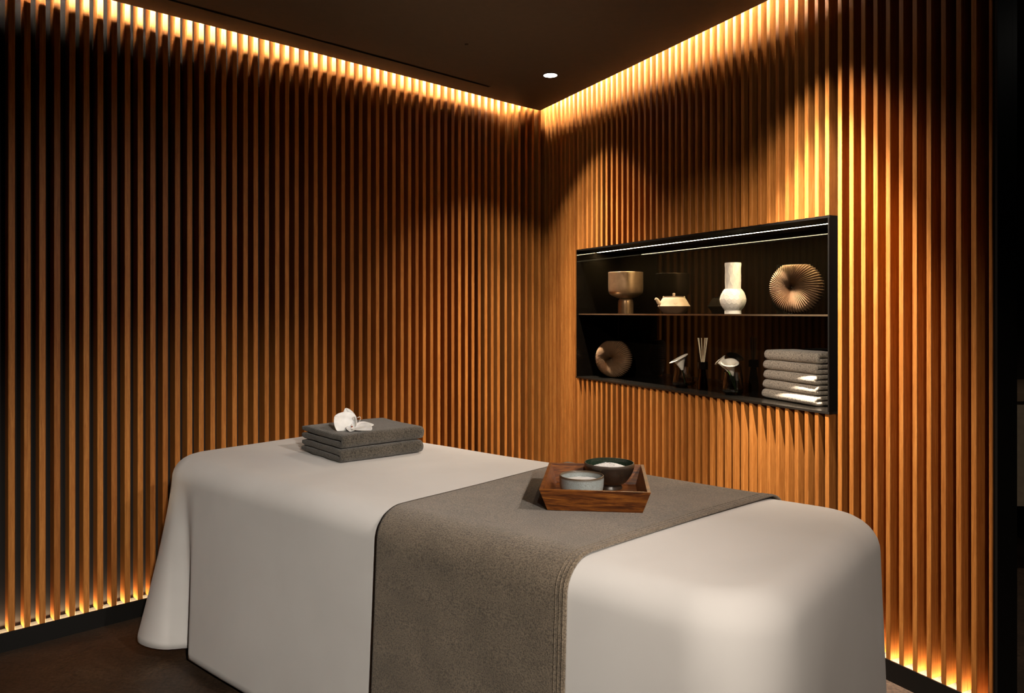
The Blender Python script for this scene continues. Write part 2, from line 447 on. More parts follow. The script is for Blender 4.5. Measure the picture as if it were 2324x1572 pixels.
# ------------------------------------------------------------------ downlights and added fill spots
def downlight(x, y, colr, aim, beams, size, label):
    e = empty('downlight', (x, y, CEIL), 0, label, 'ceiling light')
    bm = bmesh.new(); lathe(bm, [(.0, -.001), (.0335, -.001), (.0335, -.0005), (0, -.0005)], 40); mesh_obj('lens', bm, M['lamp'], e)
    bm = bmesh.new(); lathe(bm, [(.0336, -.0004), (.0336, -.0015), (.037, -.0018), (.0385, -.0004), (.0336, -.0004)], 40); mesh_obj('trim_ring', bm, M['black'], e)
    for P, half, blend in beams:
        ld = bpy.data.lights.new('downlight_beam', 'SPOT'); ld.energy = P; ld.color = colr
        ld.spot_size = R(half*2); ld.spot_blend = blend; ld.shadow_soft_size = size
        lo = bpy.data.objects.new('downlight_beam', ld); col.objects.link(lo); lo.parent = e; lo.location = (0, 0, -.012)
        if aim and not (half > 45):      # the widest beam of a wall washer points straight down
            d = Vector(aim)-Vector((x, y, CEIL)); lo.rotation_euler = d.to_track_quat('-Z', 'Y').to_euler()
lbl = ['small round lit downlight in the dark ceiling near the wall corner', 'downlight in the ceiling above the display niche',
       'adjustable downlight in the ceiling right of the viewer', 'added fill spot in the ceiling behind the viewer',
       'added accent spot in the ceiling aimed at the display niche', 'added fill spot in the ceiling aimed at the end of the right slat wall', 'added fill spot in the ceiling of the side room']
for args, lb in zip(DOWNLIGHTS_AND_FILLS, lbl): downlight(*args, lb)
bm = bmesh.new(); lathe(bm, [(0, -.006), (.006, -.006), (.009, -.001), (.009, 0), (0, 0)], 20)
o = mesh_obj('ceiling_sensor', bm, M['ceiling']); tag(o, 'tiny dark round sensor in the middle of the brown ceiling', 'sensor')
zz = 1720*(CEIL-EYE)/(708-100); o.location = ((1059-1162)/1720*zz, zz, CEIL)

# ------------------------------------------------------------------ display niche
ang_b = math.atan2(BB.y, BB.x)
FR = Matrix(((BB.x, -NB.x, 0, CORNER.x), (BB.y, -NB.y, 0, CORNER.y), (0, 0, 1, 0), (0, 0, 0, 1)))   # niche frame: x along wall, y into wall
def NP(s, d, z): return FR @ Vector((s, d, z))
SHZ = 1.1915
nic = empty('display_niche', NP(0, 0, 0), ang_b, 'black glossy recessed display niche in the right slat wall', 'display niche')
nic.rotation_euler = (0, 0, ang_b)
SGN = 1 if abs((Matrix.Rotation(ang_b, 4, 'Z') @ Vector((0, 1, 0))).xy.dot(-NB)-1) < .01 else -1
def NL(bm): # mirror local y when needed
    if SGN < 0:
        for v in bm.verts: v.co.y *= -1
    return bm
TH = .008
def npart(name, args_list, mat, bev=0):
    bm = bmesh.new()
    for a in args_list: box(bm, *a)
    if bev: bevel(bm, bev, 1)
    return mesh_obj(name, NL(bm), mat, nic, smooth=False)
npart('back_panel', [(NS0+TH, NS1-TH, ND, ND+TH, NZ0, NZ1)], M['black_glass'])
npart('top_panel', [(NS0, NS1, .0, ND, NZ1-TH, NZ1)], M['black'])
npart('bottom_panel', [(NS0, NS1, -.002, ND, NZ0, NZ0+TH)], M['granite'])
npart('side_panel', [(NS0, NS0+.006, .0, ND, NZ0+TH, NZ1-TH)], M['black_glass'])
npart('side_panel', [(NS1-.006, NS1, -.002, ND, NZ0+TH, NZ1-TH)], M['black'])
npart('shelf', [(NS0+.0065, NS1-.0065, .014, ND-.001, SHZ-.006, SHZ)], M['black_glass'])
npart('shelf_edge', [(NS0+.0065, NS1-.0065, .012, .0139, SHZ-.0065, SHZ+.0003)], M['steel'])
npart('light_strip', [(NS0+.02, NS1-.01, .118, .130, NZ1-TH-.004, NZ1-TH-.0005)], M['led_niche'])
npart('light_channel', [(NS0+.006, NS1-.006, .106, .1175, NZ1-TH-.0046, NZ1-TH-.0003), (NS0+.006, NS1-.006, .1305, .142, NZ1-TH-.0046, NZ1-TH-.0003)], M['black'])
FLZ = NZ0+TH
def s_at(px, d):
    P = CORNER-NB*d; return on_line(px, P, BB)
def niche_pt(px, d, z):
    s = s_at(px, d); p = CORNER+BB*s-NB*d; return Vector((p.x, p.y, z)), p.y/1720   # point and metres per pixel there

# goblet
p, k = niche_pt(1420, .12, SHZ+.0005)
e = empty('goblet_vase', p, 0, 'bronze pedestal bowl on the upper shelf at the left end', 'vase')
H = 93*k; rb = 39.5*k; rs = 17.5*k; zb = 36*k
bm = bmesh.new(); lathe(bm, smooth_prof([(rs*.95, zb-.003), (rb*.55, zb+.002), (rb*.86, zb+.016), (rb*.99, zb+.038), (rb, H-.02), (rb, H)], 8)+smooth_prof([(rb-.001, H+.001), (rb-.004, H), (rb-.005, H-.02), (rb*.93, zb+.04), (rb*.8, zb+.022), (rb*.5, zb+.008), (0, zb+.006)], 6), 72)
mesh_obj('bowl', bm, M['bronze'], e, angle=60)
bm = bmesh.new(); lathe(bm, [(0, 0), (rs, 0)]+smooth_prof([(rs, .001), (rs, zb*.6), (rs*.92, zb*.85), (rs*.70, zb*.98), (rs*.6, zb)], 6), 48)
mesh_obj('foot', bm, M['bronze'], e, angle=50)

# teapot
p, k = niche_pt(1529.5, .12, SHZ+.0005)
e = empty('teapot', p, 0, 'small tan clay teapot with side spout beside the bronze bowl', 'teapot')
r = 36.5*k; zr = 17*k; zt = 37*k; r0 = 22.5*k; rt = 22*k
bm = bmesh.new(); lathe(bm, [(0, 0), (r0, 0), (r0+.002, .001)]+smooth_prof([(r0+.004, .003), (r*.80, zr*.45), (r-.003, zr-.003), (r, zr)], 5), 72)
mesh_obj('body_lower', bm, M['clay_dark'], e, angle=35)['label'] = 'lower half darkened as shade below the ridge'  # shading from the ridge, painted as a darker tone
bm = bmesh.new(); lathe(bm, [(r, zr), (r-.002, zr+.003)]+smooth_prof([(r*.93, zr+.008), (r*.72, zt-.006), (rt, zt)], 5)+[(rt-.004, zt)], 72)
mesh_obj('body', bm, M['clay'], e, angle=35)
bm = bmesh.new(); lathe(bm, [(rt-.004, zt-.001), (rt+.001, zt+.0005), (rt+.001, zt+.003), (rt-.004, zt+.0045), (.012, zt+.006), (0, zt+.006)], 56)
ld = mesh_obj('lid', bm, M['clay_dark'], e, angle=35)
bm = bmesh.new(); lathe(bm, smooth_prof([(.0055, zt+.0055), (.0065, zt+.011), (.0068, zt+.017), (.005, zt+.0205), (0, zt+.0215)], 4), 20); mesh_obj('knob', bm, M['clay'], ld)
bm = bmesh.new(); tube(bm, smooth_prof([(-r*.72, -.01, zr+.004), (-r*.95, -.012, zr+.016), (-r*1.08, -.013, zr+.031), (-r*1.20, -.014, zr+.036)], 5), [.012-.0004*i for i in range(16)], 14)
mesh_obj('spout', bm, M['clay'], e)
for sx in (-1, 1):
    bm = bmesh.new(); tube(bm, [(sx*(rt+.003)+.003*math.cos(a), 0, zt-.001+.005*math.sin(a)) for a in [math.pi*q/8 for q in range(9)]], .002, 8)
    mesh_obj('lug', bm, M['clay'], e)
bm = bmesh.new()
for cx, cz, rr in [(cx_, zr+.012+(cz_-.021)*1.8, rr_*1.3) for cx_, cz_, rr_ in ((-.013, .024, .0045), (-.006, .0265, .004), (-.008, .0215, .0035), (.0, .023, .003), (-.018, .0275, .003))]:
    # small incised blossom on the shoulder
    def on_body(x, z):
        zz_ = zr+(z-zr); rr_ = r+(rt-r)*((z-zr)/(zt-zr))*1.0; rr_ = max(rr_, .02)
        return (x, -math.sqrt(max(rr_**2-x*x, 1e-6))-.0012, z)
    tube(bm, [on_body(cx+rr*math.cos(a), cz+rr*.7*math.sin(a)) for a in [2*math.pi*q/10 for q in range(11)]], .0005, 5)
mesh_obj('engraving', bm, M['clay_dark'], e)

# white bottle vase with a net relief
p, k = niche_pt(1663.5, .12, SHZ+.0005)
e = empty('bottle_vase', p, 0, 'tall white bottle vase with round belly and hexagon relief on the upper shelf', 'vase')
H = 116*k; rn = 17.7*k; rbb = 29*k; zf = 8*k; zc = 32*k; zn = 57*k; rf = 18.5*k
def netf(a, r_, z):
    if z < zf or z > H-.003: return 0
    n_c, hz = (16, .024) if z < zn else (10, .050)         # cells round the vase, cell height
    u = a/(2*math.pi)*n_c; v_ = z/hz
    best = []
    for i in range(int(u)-1, int(u)+3):
        for j in range(int(v_/.75)-1, int(v_/.75)+3):
            cu = i+(.5 if j % 2 else 0)+.10*math.sin(j*5.1+(i % n_c)*2.3); cv_ = j*.75+.10*math.cos((i % n_c)*3.7+j)
            best.append(math.hypot(u-cu, (v_-cv_)*.95))
    best.sort()
    return .0013*max(0, 1-(best[1]-best[0])*6)-.0004
prof = [(0, 0), (rf, 0), (rf, zf*.8)]+smooth_prof([(rf*.98, zf), (rbb*.88, zf+(zc-zf)*.45), (rbb, zc), (rbb*.87, zn-(zn-zc)*.42), (rn*1.06, zn-.001), (rn, zn+.002), (rn*.99, (zn+H)/2), (rn*1.02, H)], 16)+[(rn-.004, H), (rn-.005, H-.03), (0, H-.04)]
bm = bmesh.new(); lathe(bm, prof, 168, fn=netf)
tag(mesh_obj('body', bm, M['white_cer'], e, angle=60))

# pleated shell vases
def shell_vase(px, d, z, Rpx, toppx, rz, label, seed, tw, N=62):
    p, k = niche_pt(px, d, z)
    Rr = Rpx*k; Ht = toppx*k
    e = empty('pleated_vase', p, rz, label, 'vase', None)
    nt, nph = 62*8, 40
    bm = bmesh.new()
    th_half = Rr*.46
    hole = Vector((-.16*Rr, 0, .02*Rr))
    def f(u, v):
        th = 2*math.pi*u; ph = 2*math.pi*v
        swell = 1+.16*math.cos(th-seed)
        R1 = Rr*(1.0)                                   # outer radius from disc centre
        # ray from hole to rim
        dx, dz = math.cos(th), math.sin(th)
        b = hole.x*dx+hole.z*dz; L_ = -b+math.sqrt(max(b*b-(hole.x**2+hole.z**2-R1*R1), 0))
        a_ = (L_-.012*0)/2
        m_ = a_
        rib = 1+.065*(.55+.45*(1+math.cos(ph))/2)*math.cos(N*th)
        rho = m_+(a_-.004)*math.cos(ph)*rib
        y = th_half*swell*math.sin(ph)*(.70+.30*(1+math.cos(ph))/2)*(1+(rib-1)*1.5)
        # twist of the pleats towards the hole
        th2 = th+tw*.35*(1-rho/L_)**2
        x = hole.x+rho*math.cos(th2); zz_ = hole.z+rho*math.sin(th2)
        zz_ = min(zz_, Ht-Rr*.985)
        return (x, y, max(zz_+Rr*.985, .0004))
    V = [[bm.verts.new(f(i/nt, j/nph)) for j in range(nph)] for i in range(nt)]
    for i in range(nt):
        for j in range(nph): bm.faces.new((V[i][j], V[(i+1) % nt][j], V[(i+1) % nt][(j+1) % nph], V[i][(j+1) % nph]))
    mesh_obj('body', bm, M['bronze_rib'], e, angle=80)
    return e
shell_vase(1807, .125, SHZ+.0005, 60.5, 112, R(-32), 'large brown pleated round vase at the right end of the upper shelf', .4, 1.0)
shell_vase(1393.5, .13, FLZ+.0005, 44, 83, R(-30), 'smaller brown pleated round vase at the left end of the lower shelf', 2.4, -1.0)

# calla lilies in glasses
def calla_parts(e, base, tip, size, face, mat, flat=1.0):
    """one calla: spathe funnel along base->tip, opening widened towards 'face'"""
    base, tip = Vector(base), Vector(tip); ax = (tip-base); L_ = ax.length; ax.normalize()
    fx = Vector(face); fx = (fx-ax*fx.dot(ax)).normalized(); fy = ax.cross(fx)
    bm = bmesh.new()
    def f(u, v):
        a = 2*math.pi*u
        r_ = size*(.12+.88*v**1.15); hgt = L_*v*(1-.10*math.cos(a)*v)
        lip = max(0, v-.80)/.20
        r_ *= 1+.32*lip*(0.6+.7*max(0, math.cos(a)))
        hgt -= lip*lip*L_*.12*(1+.6*math.cos(a))
        r_ *= 1+.05*math.sin(3*a+1)*v*v
        return base+ax*hgt+fx*(r_*math.cos(a))+fy*(r_*math.sin(a)*flat)
    grid_surf(bm, 40, 18, f, True)
    o = mesh_obj('spathe', bm, mat, e, angle=180); solidify(o, .0012); 
    bm = bmesh.new(); tube(bm, [base+ax*L_*.12, base+ax*L_*.45, base+ax*L_*.72], [.003, .0035, .002], 8)
    mesh_obj('spadix', bm, M['yellow'], o)
    return o
def glass_vase(px, d, label, scale, flowers, fl_label):
    p, k = niche_pt(px, d, FLZ+.0005)
    e = empty('glass_tumbler', p, 0, label, 'glass')
    s = scale*k
    outer = smooth_prof([(10*s, .0), (15*s, 2*s), (21.5*s, 9*s), (21*s, 20*s), (17*s, 46*s)], 7)
    inner = smooth_prof([(16.2*s, 45.8*s), (20.2*s, 20*s), (20.4*s, 10*s), (14*s, 4.5*s), (0, 3.6*s)], 7)
    bm = bmesh.new(); lathe(bm, [(0, 0)]+outer+inner, 56); mesh_obj('bowl', bm, M['glass'], e, angle=50)
    w_ = bmesh.new(); lathe(w_, [(0, 3.75*s)]+[(r_*.985, z_) for r_, z_ in inner[::-1] if 3.8*s < z_ < 11*s]+[(0, 11*s)], 40)
    mesh_obj('water', w_, M['glass'], e)
    right = Vector((1, 0, 0)); up = Vector((0, 0, 1)); tocam = Vector((-p.x, -p.y, 0)).normalized()
    right = Vector((-tocam.y, tocam.x, 0)); right = right if right.x > 0 else -right
    for (bx, bz, tx, tz, sz, fx, fwd, flat), fl in zip(flowers, fl_label):
        f = empty('calla_lily', p, 0, fl, 'flower')
        b = right*bx*k+up*bz*k+tocam*.004; t_ = right*tx*k+up*tz*k+tocam*fwd
        calla_parts(f, b, t_, sz*k, right*fx+tocam*.5, M['petal_c'], flat)
        bm = bmesh.new(); foot = right*(7*k)+up*(7*s)+tocam*(-.002)
        d_ = (b-t_).normalized()
        tube(bm, smooth_prof([tuple(b-d_*.004), tuple(b+d_*.012), tuple((b+foot)/2+d_*.006), tuple(foot)], 6), .0028, 8)
        mesh_obj('stem', bm, M['stem'], f)
    return e
glass_vase(1548, .115, 'clear stemless glass with one calla, left of the reed diffuser', 1.0,
           [(1, 38, -7, 70, 18, -1.0, .004, .8)], ['white calla lily leaning left in the left glass'])
glass_vase(1663, .105, 'clear stemless glass with two callas, right of the reed diffuser', 1.1,
           [(1, 42, -8, 77, 17, .25, .014, .9), (-10, 52, -29, 80, 13, -1.0, -.03, .7)],
           ['larger white calla lily facing forward in the right glass', 'smaller white calla lily drooping left behind in the right glass'])

# reed diffuser
p, k = niche_pt(1595, .12, FLZ+.0005)
e = empty('reed_diffuser', p, 0, 'dark brown glass reed diffuser with pale sticks between the two glasses', 'reed diffuser')
bm = bmesh.new(); w_ = 11.5*k; Hb = 62*k
lathe(bm, [(0, 0), (w_*1.0, 0), (w_*1.02, .003)]+smooth_prof([(w_*1.02, .004), (w_*.9, Hb*.3), (w_*.62, Hb*.66), (w_*.58, Hb*.74)], 5)+[(w_*.56, Hb*.76), (w_*.5, Hb*.76), (w_*.5, Hb*.7), (w_*.85, .007), (0, .006)], 40)
mesh_obj('bottle', bm, M['amber'], e, angle=40)
bm = bmesh.new(); lathe(bm, [(w_*.60, Hb*.755), (w_*.98, Hb*.76), (w_*.98, Hb*1.02), (w_*.88, Hb*1.03), (w_*.86, Hb*.80), (w_*.60, Hb*.79), (w_*.60, Hb*.755)], 40)
mesh_obj('collar', bm, M['black_glass'], e, angle=40)
for i, (a, b) in enumerate(((-10.5, 2), (-7.5, 6), (-4.2, -5), (3.5, -3), (8, 3), (9.5, -4), (11.2, 5))):
    bm = bmesh.new(); tube(bm, [(a*.10*k*-1, b*.1*k, Hb*.5), (a*k, b*k, 118*k)], .0016, 7); mesh_obj('reed', bm, M['reed'], e)

# ------------------------------------------------------------------ folded towels
def folded(name_bm, L, W, t, layers=2, rnd=None, seed=0, amp=.002, flip=1, warp=None):
    """C-shaped folded cloth: L along x (the fold's length), W along y (fold at y=0), height t*layers; y grows backwards"""
    bm = name_bm
    H = t*2; th = t-.0004; ra = (H-th)/2
    cl = []                                             # centre line with normals
    nb = 12
    for q in range(nb): cl.append((W-(W-H*.5)*q/nb, th/2, 0, -1, .72 if q == 0 else 1))
    for q in range(13):
        a = -math.pi/2-math.pi*q/12
        cl.append((H*.5+ra*math.cos(a), H/2+ra*math.sin(a), math.cos(a), math.sin(a), 1))
    for q in range(1, nb+1): cl.append((H*.5+(W-.004-H*.5)*q/nb, H-th/2, 0, 1, .72 if q == nb else 1))
    nx = 28; rings = []
    for i in range(nx):
        u = i/(nx-1)
        sq = {0: .55, 1: .86, nx-1: .55, nx-2: .86}.get(i, 1)
        x_ = {0: 0, 1: .003, nx-1: L, nx-2: L-.003}.get(i, L*u)
        ro_, ri_ = [], []
        for (y, z, ny_, nz_, k_) in cl:
            up_ = 1 if z > H/2 else 0
            q = Vector((x_*9+seed, y*9, up_*3.0))
            wob = noise.noise(q)*amp+noise.noise(q*2.7+Vector((5, 3, 1)))*amp*.5
            lift = (warp(u, y/W) if warp else 0)*(z/H)
            endx = noise.noise(Vector((y*16, up_*7, seed+3)))*.005
            if 0 < i < nx-1 and not (i in (1, nx-2)): endx = 0
            dz = wob*(z/H)+lift
            h_ = th/2*k_*sq
            ro_.append(bm.verts.new((x_+endx, y+ny_*h_+wob*.6, max(0, z+nz_*h_+dz))))
            ri_.append(bm.verts.new((x_+endx, y-ny_*h_+wob*.6, max(0, z-nz_*h_+dz))))
        rings.append((ro_, ri_))
    m = len(cl)
    for (Ao, Ai), (Bo, Bi) in zip(rings, rings[1:]):
        for j in range(m-1):
            bm.faces.new((Ao[j], Ao[j+1], Bo[j+1], Bo[j])); bm.faces.new((Ai[j], Ai[j+1], Bi[j+1], Bi[j]))
        for j in (0, m-1): bm.faces.new((Ao[j], Ai[j], Bi[j], Bo[j]))
    for Ao, Ai in (rings[0], rings[-1]):
        for j in range(m-1): bm.faces.new((Ao[j], Ao[j+1], Ai[j+1], Ai[j]))
    return bm
SIDE = -1
def towel_obj(name, loc, rz, L, W, t, mat, label, group, seed, amp=.002, warp=None, mirror=False):
    bm = folded(bmesh.new(), L, W, t, seed=seed, amp=amp, warp=warp)
    bmesh.ops.triangulate(bm, faces=[f for f in bm.faces if len(f.verts) > 6])
    o = mesh_obj(name, bm, mat, angle=75); o.location = loc; o.rotation_euler = (0, 0, rz)
    tag(o, label, 'towel', group); return o
TZ = .69
U = Vector((.765, -.644)).normalized(); Nn = Vector((.644, .765)).normalized()
AU = math.atan2(U.y, U.x)
def TB(u, n): p = U*u+Nn*n; return p
UA, UB, N0, N1 = -2.745, -.500, 1.262, 2.128
ORG = TB((UA+UB)/2, (N0+N1)/2); HX, HY = (UB-UA)/2, (N1-N0)/2
def top_z(x, y): 
    return TZ+.0035*noise.noise(Vector((x*2.1, y*2.6, 4)))
def rest_z(cx, cy, r):
    """highest point of the sheet's top under a footprint"""
    zs = []
    for i in range(-4, 5):
        for j in range(-4, 5):
            d = Vector((cx+r*i/4, cy+r*j/4))-ORG
            zs.append(top_z(d.dot(U), d.dot(Nn)))
    return max(zs)
e1 = Vector((.77, .638)).normalized(); a1 = math.atan2(e1.y, e1.x)
TOWZ = rest_z(-.55, 2.72, .16)+.0006
names = ['charcoal folded towel on the bed, lower of two', 'charcoal folded towel on the bed, upper one under the orchid']
for i in range(2):
    towel_obj('folded_towel', (-.570+.004*i, 2.538+.002*i, TOWZ+.0470*i), a1+R(.8)*i, 0.328, .318, .0228, M['towel'], names[i], 'charcoal towels stacked on the bed', 3+9*i, .002,
              warp=(lambda u, v: .006*math.sin(u*3.1)*(1-v)+.004*v) if i == 1 else None)
# five pale towels in the niche
nn = ['bottom', 'second from the bottom', 'middle', 'second from the top', 'top']
pA, _ = niche_pt(1727, .120, FLZ); pB, _ = niche_pt(1847, .070, FLZ)
ee = (pB-pA).xy; Lt = ee.length; at = math.atan2(ee.y, ee.x)
for i in range(5):
    off = [0, .012, .020, .016, .028][i]
    q = pA.xy+ee.normalized()*off*.6
    towel_obj('folded_hand_towel', (q.x, q.y, FLZ+.0008+.0397*i), at+R([0, .8, -.6, .4, 1.2][i]), Lt-off*.4, .145+.004*(i % 2), .0193+(.0015 if i == 4 else 0), M['towel_l'],
              'pale grey folded towel in the niche, %s of a stack of five' % nn[i], 'pale grey towels stacked in the niche', 31+7*i, .002)

# ------------------------------------------------------------------ massage bed and its sheet
bed = empty('massage_bed', (ORG.x, ORG.y, 0), AU, 'long massage bed under a white sheet along the slat walls', 'massage bed')
bm = bmesh.new()
cr = [(cx*(HX-.19)+.10*math.cos(a), cy*(HY-.19)+.10*math.sin(a)) for cx, cy, a0 in ((1, 1, 0), (-1, 1, 90), (-1, -1, 180), (1, -1, 270)) for a in [R(a0+q*15) for q in range(7)]]
prism(bm, cr, .56, TZ-.014); bevel(bm, .02, 3); mesh_obj('mattress', bm, M['black'], bed)
bm = bmesh.new(); box(bm, -HX+.25, HX-.25, -HY+.16, HY-.16, .02, .55); bevel(bm, .01, 2); mesh_obj('base', bm, M['black'], bed)
for sx in (-1, 1):
    for sy in (-1, 1):
        bm = bmesh.new(); lathe(bm, [(0, 0), (.03, 0), (.03, .019), (0, .019)], 24, (sx*(HX-.35), sy*(HY-.22))); mesh_obj('foot', bm, M['steel'], bed)
# sheet: rounded rectangle outline, rounded edge, hanging skirt with folds
RC = .165; BR = .075; HEM = .040
def outline(nseg=16, per=150):
    """points (x, y, nx, ny, arclen) of the rounded rectangle, counter-clockwise from the near long side"""
    pts = []; s = 0
    ax, ay = HX-RC, HY-RC
    def add(x, y, nx, ny):
        nonlocal s
        if pts: s += math.hypot(x-pts[-1][0], y-pts[-1][1])
        pts.append((x, y, nx, ny, s))
    for i in range(per): add(-ax+2*ax*i/per, -HY, 0, -1)
    for i in range(nseg*2): a = -math.pi/2+math.pi/2*i/(nseg*2); add(ax+RC*math.cos(a), -ay+RC*math.sin(a), math.cos(a), math.sin(a))
    for i in range(per//2): add(HX, -ay+2*ay*i/(per//2), 1, 0)
    for i in range(nseg): a = math.pi/2*i/nseg; add(ax+RC*math.cos(a), ay+RC*math.sin(a), math.cos(a), math.sin(a))
    for i in range(per): add(ax-2*ax*i/per, HY, 0, 1)
    for i in range(nseg): a = math.pi/2+math.pi/2*i/nseg; add(-ax+RC*math.cos(a), ay+RC*math.sin(a), math.cos(a), math.sin(a))
    for i in range(per//2): add(-HX, ay-2*ay*i/(per//2), -1, 0)
    for i in range(nseg*3): a = math.pi+math.pi/2*i/(nseg*3); add(-ax+RC*math.cos(a), -ay+RC*math.sin(a), math.cos(a), math.sin(a))
    tot = s+math.hypot(pts[0][0]-pts[-1][0], pts[0][1]-pts[-1][1])
    return pts, tot
OUT, TOT = outline()
LEN1 = 2*(HX-RC); ARC = math.pi/2*RC; LEN2 = 2*(HY-RC)
S_CORN_R = LEN1+ARC*.5                       # middle of the near foot corner
S_HEADC = TOT-ARC*.5                         # middle of the near head corner
FOLDS = [  # arc position, width, outward amplitude at the hem
    (TOT-.115, .090, .100), (TOT+.050, .045, -.060), (TOT+.118, .016, .006),
    (S_CORN_R-.04, .05, .022), (S_CORN_R+.10, .05, -.012), (S_CORN_R+.22, .09, .02),
    (LEN1+ARC*2+LEN2-.03, .08, .04), (LEN1+ARC+LEN2*.5, .15, .012),
    (1.55, .06, .006),
]
def skirt_disp(s, h):
    d = .022*h
    for c, wd, am in FOLDS:
        q = (s-c+TOT/2) % TOT-TOT/2
        d += am*math.exp(-abs(q/wd)**1.6)*h**(1.25 if wd > .055 else .8)
    return d
def sheet_ring_pts(k):
    """k-th ring below the top edge -> list of positions"""
bm = bmesh.new(); rings = []
SC = [0, .12, .3, .5, .7, .85, .95, 1.0]
cvert = None
for sc_ in SC[1:]:
    ring = []
    for (x, y, nx, ny, s) in OUT:
        X, Y = (x-nx*BR)*sc_, (y-ny*BR)*sc_
        ring.append(bm.verts.new((X, Y, top_z(X, Y)-.0045*sc_**6)))
    rings.append(ring)
for i in range(1, 9):
    a = math.pi/2*i/8; ring = []
    for (x, y, nx, ny, s) in OUT:
        X, Y = x-nx*BR*(1-math.sin(a)), y-ny*BR*(1-math.sin(a))
        ring.append(bm.verts.new((X, Y, top_z(X, Y)-.0045-BR*(1-math.cos(a)))))
    rings.append(ring)
NSK = 26
for i in range(1, NSK+1):
    h = i/NSK; ring = []
    for (x, y, nx, ny, s) in OUT:
        d = skirt_disp(s, h); z = (TZ-.0045-BR)*(1-h)+HEM*h
        d += .003*noise.noise(Vector((x*5, y*5, z*2.2)))*h
        ring.append(bm.verts.new((x+nx*d, y+ny*d, z)))
    rings.append(ring)
n_ = len(OUT)
cv = bm.verts.new((0, 0, top_z(0, 0)))
for i in range(n_): bm.faces.new((cv, rings[0][i], rings[0][(i+1) % n_]))
for A, B in zip(rings, rings[1:]):
    for i in range(n_): bm.faces.new((A[i], B[i], B[(i+1) % n_], A[(i+1) % n_]))
sh = mesh_obj('bed_sheet', bm, M['sheet'], angle=180); sh.location = (ORG.x, ORG.y, 0); sh.rotation_euler = (0, 0, AU)
solidify(sh, .0008, -1); tag(sh, 'white cotton sheet draped over the massage bed down to the floor', 'sheet')

# grey terry runner lying across the sheet
bm = bmesh.new()
def runner_pt(u, v, lift=.0045):
    """u 0..1 left to right edge, v along the cloth from near hem over the bed to the far hem"""
    Lsk = TZ-BR-.06; La = BR*math.pi/2; Lt_ = 2*(HY-BR); tot = 2*Lsk+2*La+Lt_
    q = v*tot; g = BR+lift
    if q < Lsk: h = 1-q/Lsk; y = -HY-lift-.022*h*1.0; z = TZ-BR-(1-q/Lsk)*Lsk
    elif q < Lsk+La: a = (q-Lsk)/La*math.pi/2; y = -HY+BR-g*math.cos(a); z = TZ-BR+g*math.sin(a)
    elif q < Lsk+La+Lt_: y = -HY+BR+(q-Lsk-La); z = TZ+lift
    elif q < Lsk+2*La+Lt_: a = (q-Lsk-La-Lt_)/La*math.pi/2; y = HY-BR+g*math.sin(a); z = TZ-BR+g*math.cos(a)
    else: h = (q-Lsk-2*La-Lt_)/Lsk; y = HY+lift+.022*h; z = TZ-BR-h*Lsk
    yt = max(0, min(1, (y+HY)/(2*HY)))
    uc = (UA+UB)/2
    xl = -1.512-uc+.02*yt; xr = -.912-uc+.125*yt
    if z < TZ-BR: xl += -.006*(TZ-BR-z)/.6
    x = xl+(xr-xl)*u
    z += (top_z(x, max(-HY+BR, min(HY-BR, y)))-TZ)*(1 if z > TZ-BR else 0)
    # slightly thicker rolled hems at both long edges
    ed = min(u, 1-u)
    z += .0012*math.exp(-(ed/.02)**2) if z > TZ-BR else 0
    return (x, y, z)
grid_surf(bm, 60, 150, runner_pt)
ru = mesh_obj('terry_runner', bm, M['runner'], angle=180); ru.location = (ORG.x, ORG.y, 0); ru.rotation_euler = (0, 0, AU)
solidify(ru, .005, 0); tag(ru, 'taupe grey terry towel runner hanging across the middle of the bed', 'towel runner')
# stitched hem band along the right edge
bm = bmesh.new()
for uu in (.955, .972, .988):
    def hp(v, uu=uu):
        a = Vector(runner_pt(uu, v)); y_, z_ = a.y, a.z
        nrm = Vector((0, -1, 0)) if z_ < TZ-BR else (Vector((0, 0, 1)))
        if TZ-BR <= z_ < TZ: nrm = Vector((0, (-1 if y_ < 0 else 1)*max(0, abs(y_)-(HY-BR)), z_-(TZ-BR))).normalized()
        return a+nrm*.0026
    tube(bm, [hp(i/160) for i in range(161)], .0016, 6)
mesh_obj('hem_stitching', bm, M['runner'], ru)

# ------------------------------------------------------------------ tray with the two bowls
tcen = Vector((.225, 2.045)); RZ = rest_z(tcen.x, tcen.y, .13)+.0074
atray = R(-7)
tray = empty('wooden_tray', (tcen.x, tcen.y, RZ), atray, 'flared dark wooden tray holding two bowls on the grey runner', 'tray')
bw, bd, tw, td, th_, hh = .119, .142, .1375, .172, .0085, .058
def wall_panel(c0, c1):
    """one flared side; c0,c1 corner indices"""
    def crn(w_, d_, z): return [(-w_, -d_, z), (w_, -d_, z), (w_, d_, z), (-w_, d_, z)]
    ob = crn(bw, bd, 0); ot = crn(tw, td, hh); ib = crn(bw-th_, bd-th_, .001); it = crn(tw-th_, td-th_, hh)
    bm = bmesh.new()
    vs = [bm.verts.new(q) for q in (ob[c0], ob[c1], ot[c1], ot[c0], ib[c0], ib[c1], it[c1], it[c0])]
    for f in ((0, 1, 2, 3), (5, 4, 7, 6), (3, 2, 6, 7), (1, 0, 4, 5), (0, 3, 7, 4), (2, 1, 5, 6)): bm.faces.new([vs[i] for i in f])
    bevel(bm, .0012, 2); return bm
for c0, c1 in ((0, 1), (1, 2), (2, 3), (3, 0)): mesh_obj('side_panel', wall_panel(c0, c1), M['tray'], tray, angle=30)
bm = bmesh.new(); box(bm, -bw+.005, bw-.005, -bd+.005, bd-.005, .0005, .0075); mesh_obj('bottom_panel', bm, M['tray'], tray, smooth=False)
BZ = RZ+.008
